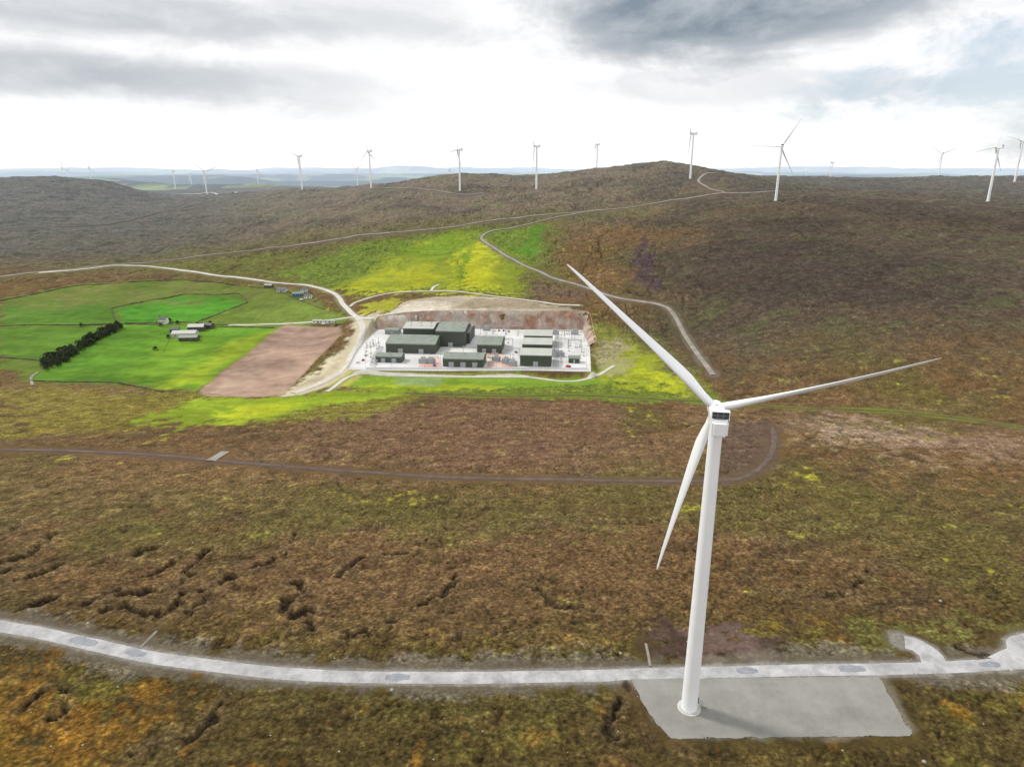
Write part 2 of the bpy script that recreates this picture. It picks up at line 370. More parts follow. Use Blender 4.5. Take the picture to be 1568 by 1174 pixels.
region([(575,486),(600,476),(760,478),(890,482),(893,487),(760,484),(600,486)],(.52,.50,.45),2,.8,.5,.4)
# peat scars
region([(985,362),(972,395),(975,430),(1000,455),(1015,440),(1002,400),(992,365)],(.066,.044,.048),5,.95,2.2,.8)
region([(985,955),(1215,955),(1205,990),(1130,1018),(1000,1018)],(.080,.050,.040),4,.9,1.,.7)
region([(1040,960),(1160,958),(1180,1000),(1060,1012)],(.17,.115,.095),3,.75,.8,.6)
region([(1185,640),(1110,650),(1085,735),(1130,735),(1170,705)],(.105,.070,.055),6,.75,1.2,.7)
region([(1200,635),(1568,672),(1568,710),(1350,690),(1220,665)],(.26,.175,.12),14,.6,2)
region([(1240,640),(1450,665),(1440,680),(1260,662)],(.36,.26,.19),8,.5,2)
region([(0,1030),(180,1060),(220,1110),(150,1180),(-80,1180)],(.29,.14,.02),9,.6,1.6)
region([(0,1030),(180,1060),(220,1110),(150,1180),(-80,1180)],(.12,.09,.02),6,.7,1.6,tex=.15)
region([(360,1050),(900,1060),(960,1110),(700,1100),(420,1085)],(.12,.10,.032),4,.5,1.)
region([(1220,1000),(1330,960),(1568,955),(1568,975),(1380,985),(1370,1010)],(.17,.16,.045),3,.7,1.)
region([(940,1050),(965,1045),(1010,1125),(1000,1150),(940,1140)],(.10,.06,.03),3,.6,1.)
region(None,(.19,.165,.12),1.5,.8,.2,.6,world=[(p[0]+(p[0]-75)*.04,p[1]+(p[1]-165)*.04) for p in TPAD])
fv=(1-rough)[...,None]; col*=1+fv*(.45*n120+.4*nstr+.2*n12)[...,None].clip(-.5,.6)
for r in roads:
    D=seg_field(r['L'],r['w']/2+r['vw']*2+22)
    rd=np.minimum(rd,D-r['w']/2)
    if r['verge'] is not None:
        e=r['w']/2+r['vw']*(.7+.6*n40+.45*n12+.2*n4)
        m=(1-sm(e*.7,e+1.5,D))*.8; blend(r['verge'],m)
        if r['verge'] is V_near:
            m=(1-sm(r['w']/2+.3,r['w']/2+1.6+1.4*np.clip(n4+n12,0,2),D))*.75; blend((.33,.31,.28),m)
sp_=np.full(X.shape,1e3)
for P in (PAD,TPAD):
    P=np.array(P); c0,c1=np.searchsorted(xs,[P[:,0].min()-30,P[:,0].max()+30]); r0,r1=np.searchsorted(ys,[P[:,1].min()-30,P[:,1].max()+30])
    s=(slice(r0,r1),slice(c0,c1)); sp_[s]=np.minimum(sp_[s],sdf(X[s],Y[s],P))
cell=np.maximum(.8,.0055*Y)
msk=sm(.5,5,np.minimum(rd,sp_)-1.5*cell)
msk=np.where(rough<.75,msk*rough*.6,msk)
# peat hags : eroded scarps with a dark exposed face
hags=[[(-20,868),(20,855),(50,842),(84,816)],[(0,905),(40,885),(90,862)],[(130,925),(170,908),(215,905),(262,898),(288,884),(286,868),(318,842)],
 [(436,978),(468,968),(481,950),(478,930),(455,945)],[(236,955),(262,930),(280,905)],[(290,940),(335,905)],[(140,865),(200,850),(250,835)],[(0,880),(30,870)],
 [(150,935),(200,930),(245,945)],[(20,935),(80,915)],[(300,905),(360,885)],[(430,930),(460,905),(455,890)]]
hags_m=[[(78,1108),(96,1080),(104,1058)],[(270,1146),(310,1115),(332,1095),(342,1072)],[(930,1130),(940,1085),(965,1048)],[(210,1160),(260,1120)],[(180,890),(230,880),(262,862)],[(0,820),(40,800),(70,790)],
 [(60,1060),(25,1085)],[(1040,1140),(1060,1160)],[(690,975),(720,968)],[(1455,985),(1480,1000),(1530,1004)],[(520,985),(560,960),(600,950)],[(640,930),(690,900),(700,880)],[(380,870),(430,850),(450,820)],[(520,880),(560,850),(620,845)],
 [(1250,920),(1300,900),(1330,870)],[(820,900),(860,930),(910,935)]]
hags_s=[[(100,800),(180,790),(260,775)],[(560,700),(620,690),(700,700)],[(450,640),(490,670),(480,700)],[(730,660),(760,640),(800,645)],[(870,700),(900,670),(890,645)],[(640,760),(700,745)],[(1240,700),(1300,690),(1360,700)],
 [(470,1118),(505,1108),(545,1090)],[(640,1125),(720,1110),(800,1105)],[(1440,1060),(1500,1090),(1560,1100)],[(900,780),(960,800),(1010,795)],[(300,660),(380,690),(420,730)],[(520,640),(600,660),(660,655)],[(940,640),(1000,660),(1060,650)],[(1380,760),(1460,780),(1560,775)]]
def hagfield(hl,jit):
    H_=np.full(X.shape,1e9)
    for hg in hl:
        L=catmull(G(hg),1.0); L=L+np.c_[fbm(L[:,0],L[:,1],.16,4,6,.75),fbm(L[:,0],L[:,1],.16,4,7,.75)]*jit
        H_=np.minimum(H_,seg_field(L,9))
    return H_
brk=sm(-.45,.15,n12+.5*n4)
HD=hagfield(hags,2.4); HM_=hagfield(hags_m,2.2); HS=hagfield(hags_s,2.2)
hw=np.clip(1.5+1.8*n12+1.1*n4+.8*n40,.1,3.6)
m_=(1-sm(hw*.45,hw*1.0+.3,HD))*(.35+.65*brk); Z=Z-2.1*m_*msk; blend(c3(.020,.014,.011),m_*.92)
hwm=np.clip(.9+1.3*n12+.9*n4,.1,2.6); mm=(1-sm(hwm*.4,hwm+.4,HM_))*brk; Z=Z-1.5*mm*msk; blend(c3(.026,.019,.013),mm*.85)
hw2=np.clip(.5+1.1*n12+.7*n4,.05,2.); m3=(1-sm(hw2*.35,hw2+.4,HS))*brk; Z-=.9*m3*msk; blend(c3(.04,.03,.018),m3*.7)
m2=(1-sm(1.5,5.5,np.minimum(HD,HM_+1.2)))*(1-m_)*(1-mm); Z=Z+.55*m2*msk; blend(c3(.22,.15,.08),m2*.35)
wx=X+6*n12+2.5*n4; wy=Y+6*fbm(X,Y,1/11.,3,103)+2*n4
ck=np.abs(fbm(wx*.7,wy,1/26.,4,44,.6)); cm=sm(.0,.45,fbm(X,Y,1/75.,2,46)+.3*(1-sm(-70,30,X)))*(1-sm(450,620,Y))
crack=(1-sm(.006,.032,ck))*cm
Z-=.9*crack*msk; blend(c3(.035,.025,.016),crack*.75*msk)
ck3=np.abs(fbm(wx*.5,wy,1/60.,4,144,.6)); cr3=(1-sm(.004,.02,ck3))*(1-sm(700,900,Y))
Z-=.5*cr3*msk; blend(c3(.06,.045,.024),cr3*.55*msk)
gl=0
for s_,sd,wd in ((1/150.,54,.045),(1/60.,57,.05)):
    ck2=np.abs(fbm(qx,qy*.55,s_,4,sd)); gl=np.maximum(gl,(1-sm(.0,wd,ck2)))
gl=gl*sm(600,850,Y)*(1-sm(2400,2700,Y))*sm(-.4,.2,n120+.2)
Z-=2.4*gl*msk; blend(c3(.05,.042,.032),gl*.5*msk)
Z+=msk*(.42*n12+.26*n4*(1-sm(300,600,Y))+.6*n40+2.2*sm(700,1300,Y)*nstr+1.6*sm(700,1300,Y)*n40)
Z=np.where(sp_<0,Z-.25,Z)
g=fbm(X,Y,1/1.7,2,61)
col*=np.clip(1+msk[...,None]*(.5*g*(1-sm(260,420,Y))+.30*n4+.2*n12+.25*nmic)[...,None],.25,2)
# overall heath tone : darker near, lighter uphill
tone=(.66+.10*sm(230,300,Y))*(1-.0*Y)+.06*sm(1200,1800,Y)
col*=lerp(np.full(X.shape,.92),tone,sm(.5,.95,rough))[...,None]
# far land, aerial haze painted into the ground colour by distance
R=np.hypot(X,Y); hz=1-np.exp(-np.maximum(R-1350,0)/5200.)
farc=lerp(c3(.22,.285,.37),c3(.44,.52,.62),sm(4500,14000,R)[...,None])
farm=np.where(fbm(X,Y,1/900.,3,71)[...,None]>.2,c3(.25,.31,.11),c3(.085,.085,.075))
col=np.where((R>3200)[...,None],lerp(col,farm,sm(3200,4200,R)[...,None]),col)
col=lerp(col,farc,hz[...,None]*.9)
nr,nc=X.shape
co=np.stack([X,Y,Z],-1).reshape(-1,3).astype(np.float32)
idx=np.arange(nr*nc).reshape(nr,nc)
q=np.stack([idx[:-1,:-1],idx[:-1,1:],idx[1:,1:],idx[1:,:-1]],-1).reshape(-1,4).astype(np.int32)
me=bpy.data.meshes.new('terrain'); me.vertices.add(len(co)); me.vertices.foreach_set('co',co.ravel())
me.loops.add(q.size); me.loops.foreach_set('vertex_index',q.ravel()); me.polygons.add(len(q))
me.polygons.foreach_set('loop_start',np.arange(0,q.size,4,dtype=np.int32)); me.polygons.foreach_set('loop_total',np.full(len(q),4,np.int32))
me.update(calc_edges=True); me.polygons.foreach_set('use_smooth',np.ones(len(q),bool))
at=me.attributes.new('landcover_light','FLOAT_COLOR','POINT')  # ground cover colours, with painted sun patch and haze included
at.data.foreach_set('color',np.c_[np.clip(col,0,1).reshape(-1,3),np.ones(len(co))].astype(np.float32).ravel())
at=me.attributes.new('moor','FLOAT','POINT'); at.data.foreach_set('value',(rough*(.35+.65*msk)*(1-.85*hz)).ravel().astype(np.float32))
ter=bpy.data.objects.new('terrain',me); scene.collection.objects.link(ter)
m=bpy.data.materials.new('moorland'); m.use_nodes=True; nt=m.node_tree; b=nt.nodes['Principled BSDF']; b.inputs['Roughness'].default_value=.95
b.inputs['Specular IOR Level'].default_value=.08
def nd(t,**k):
    n=nt.nodes.new(t)
    for a,v in k.items(): setattr(n,a,v)
    return n
def lk(a,b_): nt.links.new(a,b_)
tc=nd('ShaderNodeTexCoord'); ac=nd('ShaderNodeAttribute',attribute_name='landcover_light'); am=nd('ShaderNodeAttribute',attribute_name='moor')
def noise(sc,det=5,ro=.6,dist=0,vec=None):
    n=nd('ShaderNodeTexNoise'); n.inputs['Scale'].default_value=sc; n.inputs['Detail'].default_value=det; n.inputs['Roughness'].default_value=ro; n.inputs['Distortion'].default_value=dist
    lk(vec or tc.outputs['Object'],n.inputs['Vector']); return n.outputs['Fac']
def mr(x,a,b_,c,d):
    n=nd('ShaderNodeMapRange'); n.inputs[1].default_value=a;n.inputs[2].default_value=b_;n.inputs[3].default_value=c;n.inputs[4].default_value=d; lk(x,n.inputs[0]); return n.outputs[0]
def mth(op,x,y=None):
    n=nd('ShaderNodeMath',operation=op)
    for i,v in enumerate((x,y)):
        if v is None: continue
        if isinstance(v,(int,float)): n.inputs[i].default_value=v
        else: lk(v,n.inputs[i])
    return n.outputs[0]
def mix(f,a,b_,bt='MIX'):
    n=nd('ShaderNodeMix',data_type='RGBA',blend_type=bt)
    for i,v in ((0,f),(6,a),(7,b_)):
        if isinstance(v,(int,float)): n.inputs[i].default_value=v
        elif isinstance(v,tuple): n.inputs[i].default_value=(*v,1)
        else: lk(v,n.inputs[i])
    return n.outputs[2]
nw=nd('ShaderNodeTexNoise'); nw.inputs['Scale'].default_value=.6; nw.inputs['Detail'].default_value=1; lk(tc.outputs['Object'],nw.inputs['Vector'])
va=nd('ShaderNodeVectorMath',operation='MULTIPLY_ADD'); lk(nw.outputs['Color'],va.inputs[0]); va.inputs[1].default_value=(2.2,2.2,0); lk(tc.outputs['Object'],va.inputs[2])
mp=nd('ShaderNodeMapping'); mp.inputs['Scale'].default_value=(.8,1,0); lk(va.outputs[0],mp.inputs['Vector'])
vo=nd('ShaderNodeTexVoronoi',voronoi_dimensions='2D'); vo.inputs['Scale'].default_value=.8; lk(mp.outputs[0],vo.inputs['Vector'])
n1=noise(.9,5,.78); n2=noise(.16,5,.65)
v1=mth('MULTIPLY',mr(n1,.3,.7,.42,1.65),mr(n2,.3,.7,.76,1.26))
v1=mth('MULTIPLY',v1,mr(vo.outputs['Distance'],.1,.75,1.25,.66))
k=mth('ADD',mth('MULTIPLY',mth('SUBTRACT',v1,1.0),am.outputs['Fac']),1.0)
cc=nd('ShaderNodeCombineColor'); [lk(k,cc.inputs[i]) for i in range(3)]
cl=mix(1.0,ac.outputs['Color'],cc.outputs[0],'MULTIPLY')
sc_=nd('ShaderNodeSeparateColor'); lk(vo.outputs['Color'],sc_.inputs[0])
straw=mix(1.0,cl,(1.7,1.8,1.5),'MULTIPLY')
f1=mth('MULTIPLY',mth('MULTIPLY',mr(sc_.outputs[0],.6,.8,0,.75),mr(n2,.42,.6,.15,1)),am.outputs['Fac'])
cl2=mix(f1,cl,straw)
dark=mix(1.0,cl,(.45,.42,.44),'MULTIPLY')
f2=mth('MULTIPLY',mr(noise(.3,5,.75),.40,.32,0,.6),am.outputs['Fac'])
cl2=mix(f2,cl2,dark)
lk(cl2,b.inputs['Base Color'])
bp=nd('ShaderNodeBump'); bp.inputs['Strength'].default_value=.6; bp.inputs['Distance'].default_value=.6
lk(n1,bp.inputs['Height']); lk(bp.outputs['Normal'],b.inputs['Normal'])
me.materials.append(m)

# ------------------------------------------------------------ road meshes
for r in roads:
    L=r['L']; T=np.gradient(L,axis=0); T/=np.linalg.norm(T,axis=1)[:,None]+1e-9; Nn=np.c_[-T[:,1],T[:,0]]
    K=7
    s=np.linspace(-1,1,K); wj=1+r['soft']*fbm(L[:,0],L[:,1],.12,2,81)+r['soft']*.8*fbm(L[:,0],L[:,1],.6,2,82)
    if r['name']=='road_patch': wj=wj*np.sin(np.linspace(.25,math.pi-.25,len(L)))**.4
    pts=L[:,None,:]+Nn[:,None,:]*(s[None,:,None]*(r['w']/2*wj)[:,None,None])
    x=pts[...,0].ravel(); y=pts[...,1].ravel()
    off=(.14 if r['off'] is None else r['off'])+.0007*np.maximum(y-150,0)
    crown=.08*(1-np.tile(s**2,len(L)))
    edge=np.tile(np.where(np.abs(s)>.99,-.2,0),len(L))
    z=Hs(x,y)+off+crown+edge
    F_=[(i*K+j,i*K+j+1,(i+1)*K+j+1,(i+1)*K+j) for i in range(len(L)-1) for j in range(K-1)]
    mb=MB(); mb.add(list(zip(x,y,z)),F_); mb.obj(r['name'],[r['m']],smooth=True)
def sheet(name,P,z,m):
    mb=MB(); n=len(P); mb.add([(p[0],p[1],z) for p in P]+[(p[0],p[1],z-1.2) for p in P],[tuple(range(n))]+[(i,i+n,(i+1)%n+n,(i+1)%n) for i in range(n)])
    return mb.obj(name,[m])
def roughen(P,amp,step,sd):
    out=[]
    for a,b_ in zip(P,P[1:]+P[:1]):
        a=np.array(a);b_=np.array(b_); n=max(1,int(np.linalg.norm(b_-a)/step))
        for i in range(n):
            p=a+(b_-a)*i/n; out.append((p[0]+amp*float(fbm(np.array([p[0]]),np.array([p[1]]),.25,3,sd)[0]),p[1]+amp*float(fbm(np.array([p[0]]),np.array([p[1]]),.25,3,sd+5)[0])))
    return out
sheet('turbine_hardstand',roughen(TPAD,.55,.8,300)[::-1],.06,M_pad)
sheet('site_platform',PAD[::-1],ZP+.05,M_spad)
mb=MB()
E=np.array(TPAD+[TPAD[0]])
for a,b_ in list(zip(E[:-1],E[1:]))[0:6]:
    L=np.linalg.norm(b_-a); n=int(L/1.4)
    for i in range(n):
        p=a+(b_-a)*(i+rng.random()*.5)/n+rng.normal(0,.3,2); s_=.12+.22*rng.random()
        mb.box((p[0],p[1],.12),(s_*1.6,s_,s_*.7),0,rng.random()*3,.6)
mb.obj('stone_edging',[M_boul])
# ------------------------------------------------------------ rock face
def resamp(P,step):
    out=[]
    for a,b_ in zip(P[:-1],P[1:]):
        a=np.array(a);b_=np.array(b_); n=max(1,int(np.linalg.norm(b_-a)/step))
        for i in range(n): out.append(a+(b_-a)*i/n)
    out.append(np.array(P[-1])); return np.array(out)
L=resamp(PAD[:5],1.6); T=np.gradient(L,axis=0); T/=np.linalg.norm(T,axis=1)[:,None]; Nn=np.c_[-T[:,1],T[:,0]]
if Nn[len(Nn)//3,1]<0: Nn=-Nn
NR=12; mb=MB(); V=[]
top=Hs(L[:,0]+Nn[:,0]*8,L[:,1]+Nn[:,1]*8)
for j in range(NR+1):
    f=j/NR; o=-.8+8.5*f**1.3
    nz=1.5*fbm(L[:,0]+j*.6,L[:,1]+j*.8,.13,4,12,.6)*(0.3+math.sin(math.pi*f))
    x=L[:,0]+Nn[:,0]*(o+nz); y=L[:,1]+Nn[:,1]*(o+nz); z=ZP+(top-ZP+.5)*f
    V+=list(zip(x,y,z))
n=len(L); mb.add(V,[(j*n+i,j*n+i+1,(j+1)*n+i+1,(j+1)*n+i) for j in range(NR) for i in range(n-1)]); mb.obj('rock_face',[M_rock],smooth=True)

# ------------------------------------------------------------ wind turbines
def blade_mesh():
    R=57.; st=[0,.03,.07,.12,.18,.25,.35,.45,.55,.65,.75,.85,.92,.97,.995,1]
    ch=[2.3,2.3,2.5,3.1,3.5,3.35,2.9,2.45,2.05,1.7,1.4,1.1,.85,.6,.3,.1]
    th=[1,1,.85,.6,.42,.34,.28,.24,.21,.19,.18,.17,.17,.17,.17,.17]
    n=20; V=[];Fc=[]
    for k,(s,c,t) in enumerate(zip(st,ch,th)):
        tw=math.radians(16*(1-s)**1.5); rr=1.2+(R-1.2)*s
        for i in range(n):
            a=2*math.pi*i/n; cx=.5*(1-math.cos(a)); sgn=1 if math.sin(a)>=0 else -1
            circ=.5*math.sin(a); air=sgn*5*t*(.2969*math.sqrt(max(cx,0))-.126*cx-.3516*cx**2+.2843*cx**3-.1036*cx**4)
            w=min(1,max(0,(t-.45)/.5)); yy=(circ*w*t+air*(1-w))*c; xx=(cx-(.5*w+.3*(1-w)))*c
            V.append((xx*math.cos(tw)-yy*math.sin(tw),xx*math.sin(tw)+yy*math.cos(tw)+1.8*s**2.2,rr))
    for k in range(len(st)-1):
        for i in range(n): Fc.append((k*n+i,k*n+(i+1)%n,(k+1)*n+(i+1)%n,(k+1)*n+i))
    Fc.append(tuple(range((len(st)-1)*n,len(st)*n))); Fc.append(tuple(range(n))[::-1])
    me=bpy.data.meshes.new('blade'); me.from_pydata(V,[],Fc); me.materials.append(M_white); me.polygons.foreach_set('use_smooth',[True]*len(Fc)); me.update(); return me
BL=blade_mesh()
HUB=96.5
def lathe(prof,n=40,axis='z'):
    V=[];Fc=[]
    for (r,z) in prof:
        for i in range(n):
            a=2*math.pi*i/n; V.append((r*math.cos(a),r*math.sin(a),z) if axis=='z' else (r*math.cos(a),z,r*math.sin(a)))
    for k in range(len(prof)-1):
        for i in range(n):
            q=(k*n+i,k*n+(i+1)%n,(k+1)*n+(i+1)%n,(k+1)*n+i); Fc.append(q if axis=='z' else q[::-1])
    return V,Fc
def tr(f): return 2.45*(1-f)+1.75*f
mb=MB(); V,Fc=lathe([(tr(i/16),.3+i/16*(HUB-2.3)) for i in range(17)],48); mb.add(V,Fc)
for f in (.22,.46,.72):
    z=.3+f*(HUB-2.3); r=tr(f); V,Fc=lathe([(r-.02,z),(r+.02,z+.01),(r+.02,z+.10),(r-.02,z+.11)],48); mb.add(V,Fc)
T0=mb.obj('tower',[M_white],smooth=True); TM=T0.data; bpy.data.objects.remove(T0)
import bmesh
def bevbox(c,d,bev):
    bm=bmesh.new(); bmesh.ops.create_cube(bm,size=1); bmesh.ops.scale(bm,vec=d,verts=bm.verts); bmesh.ops.bevel(bm,geom=bm.edges[:],offset=bev,segments=3,affect='EDGES'); bmesh.ops.translate(bm,vec=c,verts=bm.verts)
    v=[tuple(x.co) for x in bm.verts]; bm.verts.index_update(); f=[tuple(x.index for x in q.verts) for q in bm.faces]; bm.free(); return v,f
mb=MB(); mb.add(*bevbox((0,-2.6,-.2),(4.1,12.2,4.4),.55)); mb.cyl((0,0,-2.9),(0,0,-2.2),1.8,1.95,24)
mb.box((0,-4.6,2.3),(1.6,2.4,.7)); 
for sx in (-2.2,2.2): mb.box((sx,-6.4,3.0),(.16,1.6,2.3))
mb.box((0,-6.4,4.2),(4.56,1.6,.14)); mb.box((0,-6.5,3.05),(4.2,.25,2.1),1)
for xx in (-.7,.7): mb.box((xx,-6.68,3.05),(.07,.1,2.1),2)
mb.box((0,-6.68,3.05),(4.2,.1,.07),2); mb.cyl((.9,-3,2.0),(.9,-3,3.6),.05,.04,6,1)
o=mb.obj('nacelle',[M_white,M_dark,M_grey]); NM=o.data; bpy.data.objects.remove(o)
V,Fc=lathe([(1.9,-1.9),(2.15,-.8),(2.2,.4),(1.95,1.6),(1.3,2.6),(.6,3.05),(.02,3.15)],32,'y'); mb=MB(); mb.add(V,Fc); o=mb.obj('rotor_hub',[M_white],smooth=True); HM=o.data; bpy.data.objects.remove(o)
def turbine(x,y,z,yaw,phase,pitch=35):
    e=empty('wind_turbine',(x,y,z),yaw)
    def ch(n,me,mtx):
        o=bpy.data.objects.new(n,me); scene.collection.objects.link(o); o.parent=e; o.matrix_local=mtx; return o
    ch('tower',TM,Matrix())
    tilt=Matrix.Translation((0,0,HUB))@Matrix.Rotation(math.radians(3),4,'X')
    ch('nacelle',NM,tilt); hb=tilt@Matrix.Translation((0,5.6,0)); ch('rotor_hub',HM,hb)
    for k in range(3):
        ph=phase+120*k
        ch('blade_%d'%(k+1),BL,hb@Matrix.Rotation(math.radians(90-ph),4,'Y')@Matrix.Rotation(math.radians(pitch),4,'Z'))
    mb=MB(); V,Fc=lathe([(3.6,-1),(3.6,.08),(3.0,.16),(3.0,.3),(2.3,.32)],40); mb.add(V,Fc)
    mb.obj('foundation',[M_conc],parent=e)
    mb=MB()
    for i in range(6): mb.box((3.1+.3*(6-i),-.6,.35+.3*i),(.32,1.1,.06),0)
    mb.box((2.9,-.6,2.15),(1.2,1.2,.08),0); mb.box((2.42,-.6,3.3),(.12,.95,2.2),1)
    for yy in (-1.15,-.05):
        mb.cyl((4.9,yy,1.2),(3.4,yy,3.1),.035,.035,6); mb.cyl((3.4,yy,3.1),(2.5,yy,3.1),.035,.035,6)
        for t in (0,.5,1): mb.cyl((4.9-1.5*t,yy,.3+1.8*t),(4.9-1.5*t,yy,1.2+1.9*t),.03,.03,6)
    mb.obj('door_steps',[M_grey,M_door],rz=.35,parent=e)
    return e
bx,by=plane(1055,1083,0)
turbine(bx,by,.06,-math.atan2(.19,.98),16.5)
for hx,hy,hint,yw,ph in [(703,229,1450,72,70),(458,237,1690,70,40),(565,231,2000,75,95),(822,224,1900,78,30),(915,221,2400,78,88),(1062,205,1815,68,35),
    (1197,225,1480,-12,58),(1275,249,2500,60,40),(1443,236,2350,-15,25),(1523,257,1660,25,-50),(1567,215,1700,20,50),(313,268,2450,15,20),(265,264,3000,70,60),
    (291,266,3400,60,20),(95,258,4300,20,90),(103,260,4600,20,30),(136,257,3600,60,80),(393,260,3600,50,80),(546,258,3900,50,20),(687,259,3900,40,90),(1235,262,5200,50,50)]:
    d=ray(hx,hy); Yc=np.linspace(hint*.8,hint*1.35,120); xc=d[0]/d[1]*Yc
    hh=Hs(xc,Yc)+HUB; zr=HC+d[2]/d[1]*Yc
    i=np.argmin(np.abs(hh-zr)+.012*np.abs(Yc-hint)); turbine(xc[i],Yc[i],hh[i]-HUB,math.radians(yw),ph,20)

# ------------------------------------------------------------ station buildings
def S(px,py): return plane(px,py)
SR=-math.radians(5)
def hall(px,py,w,d,h,rh,name='industrial_hall',mw=None,mr=None,doors=2,vents=3,rz=SR):
    x,y=S(px,py); cx=x+math.sin(-rz)*d/2; cy_=y+math.cos(rz)*d/2
    e=empty(name,(cx,cy_,ZP+.05),rz)
    mb=MB(); mb.gable(w,d,h,rh,0,1,.4); mb.obj('shell',[mw or M_clad,mr or M_roof],parent=e)
    mb=MB()
    for i in range(doors):
        xx=-w/2+w*(i+.7)/(doors+.4); mb.box((xx,-d/2-.06,min(2.4,h*.35)),(min(5,w*.16),.12,min(4.8,h*.7)),0)
    mb.box((0,-d/2-.05,h-.5),(w*.98,.1,.35),1)
    mb.box((w*.35,-d/2-.08,1.1),(1.1,.12,2.2),2)
    mb.obj('doors',[M_grey,M_roofw,M_door],parent=e)
    if vents:
        mb=MB()
        for i in range(vents):
            xx=-w/2+w*(i+.5)/vents
            mb.box((xx,0,rh+.7),(1.6,1.6,1.0),0,0,.7)
            mb.box((xx+2,-d*.25,(h+rh)/2+.5),(2.2,1.4,.5),0)
        mb.obj('roof_vents',[M_grey],parent=e)
    return e
hall(629,541,52,40,10,14)
hall(641,522,34,34,14,16.5,mr=M_roofw)
hall(690,531,31,44,17,20,doors=1)
hall(711,526,12,40,12,14,doors=1,vents=1)
hall(749,541,25,38,9,12)
hall(709,562,39,24,8,10,doors=3)
hall(595,555,26,14,6,7.5,doors=2,vents=1)
hall(820,561,30,27,11,12.5,mr=M_roofw,doors=1,vents=0)
hall(822,545,30,28,12,13.5,mr=M_roofw,doors=1,vents=0)
hall(823.5,531,30,28,12,13.5,mr=M_roofw,doors=1,vents=0)
hall(879,556,11,9,5,6.5,name='control_building',doors=1,vents=0)
hall(600,512,16,12,5,6,name='control_building',mw=M_clad2,doors=1,vents=0)
def gantry(px,py,w=14,h=10,rz=SR):
    x,y=S(px,py); mb=MB()
    for sx in (-w/2,w/2):
        for ox in (-.5,.5): mb.cyl((sx+ox,0,0),(sx+ox*.4,0,h),.14,.1,6)
        for k in range(5): mb.cyl((sx-.5,0,k*h/5),(sx+.45,0,(k+1)*h/5),.06,.06,4)
    mb.box((0,0,h),(w+1,.6,.5)); 
    for k in range(3): mb.cyl(((k-1)*w*.3,0,h-.3),((k-1)*w*.3,0,h-2.3),.16,.12,8,1)
    mb.obj('busbar_gantry',[M_grey,M_conc],(x,y,ZP+.05),rz)
def transformer(px,py,s=1):
    x,y=S(px,py); mb=MB(); mb.box((0,0,2.2*s),(5*s,3*s,3.6*s)); mb.box((0,0,.2),(7*s,5*s,.4),1)
    for sx in (-1,1):
        for k in range(6): mb.box((sx*3.1*s,(-1.2+k*.48)*s,2.1*s),(1.0*s,.12,2.8*s))
    mb.cyl((-2*s,.8*s,4.8*s),(2*s,.8*s,4.8*s),.5*s,.5*s,12)
    for k in (-1,0,1): mb.cyl((k*1.5*s,-.6*s,4*s),(k*1.7*s,-.9*s,6.3*s),.22*s,.12*s,8,1)
    mb.obj('transformer',[M_grey,M_conc],(x,y,ZP+.05),SR)
for px,py in [(745,512),(765,512),(785,512),(855,520),(870,520),(885,522),(860,532),(880,534),(775,532),(785,548),(720,545)]: gantry(px,py)
for px,py in [(760,553),(775,556),(785,560),(850,512),(880,512),(733,550),(745,506),(858,546),(648,556),(660,556)]: transformer(px,py,1.2)
mb=MB(); ox,oy=S(860,530)
for i in range(70):
    px=rng.choice([rng.uniform(845,896),rng.uniform(740,795),rng.uniform(560,585)]); py=rng.uniform(508,560) if px>600 else rng.uniform(525,560)
    x,y=S(px,py); h=rng.uniform(3,6); mb.cyl((x-ox,y-oy,0),(x-ox,y-oy,h),.28,.2,6); mb.box((x-ox,y-oy,h+.2),(2.4,.4,.4)); mb.box((x-ox,y-oy,.5),(1.6,1.6,1.0))
mb.obj('post_insulators',[M_conc],(ox,oy,ZP+.05))
for px,py in [(560,560),(600,562),(650,563),(760,563),(850,565),(898,563),(900,530),(890,508),(790,507),(700,507),(620,508),(575,530),(735,530),(675,552),(846,535)]:
    x,y=S(px,py); mb=MB(); mb.cyl((0,0,0),(0,0,13),.16,.09,6); mb.box((0,0,13.1),(1.8,.4,.25)); mb.obj('lighting_mast',[M_grey],(x,y,ZP))
def apron(pl,m,z,name='gravel_apron'):
    P=[S(*p) for p in pl]; mb=MB(); n=len(P); mb.add([(p[0],p[1],ZP+z) for p in P],[tuple(range(n))[::-1]]); o=mb.obj(name,[m])
M_redl=mat('pink_gravel',(.48,.25,.19),.95,.3,.06,col2=(.55,.45,.4))
apron([(640,566),(644,548),(672,545),(678,564)],M_redl,.07); apron([(745,566),(748,552),(792,552),(792,566)],M_redl,.07); apron([(735,540),(770,540),(775,549),(740,549)],M_redl,.075)
M_asph=mat('pale_asphalt',(.40,.40,.41),.9,.15,.1)
apron([(565,560),(570,545),(580,530),(588,530),(584,545),(576,562)],M_asph,.09,'site_road'); apron([(560,566),(560,562),(900,563),(900,566)],M_asph,.1,'site_road')
apron([(846,562),(848,545),(850,508),(856,508),(856,545),(856,562)],M_asph,.11,'site_road')
fe=resamp([PAD[i] for i in (4,5,6,7,8,9,10,0)],3.); mb=MB()
for i,p in enumerate(fe): mb.box((p[0],p[1],ZP+1.3),(.12,.12,2.8))
for a,b_ in zip(fe[:-1],fe[1:]):
    for zz in (.6,1.4,2.3): mb.cyl((a[0],a[1],ZP+zz),(b_[0],b_[1],ZP+zz),.05,.05,4)
mb.obj('perimeter_fence',[M_grey])

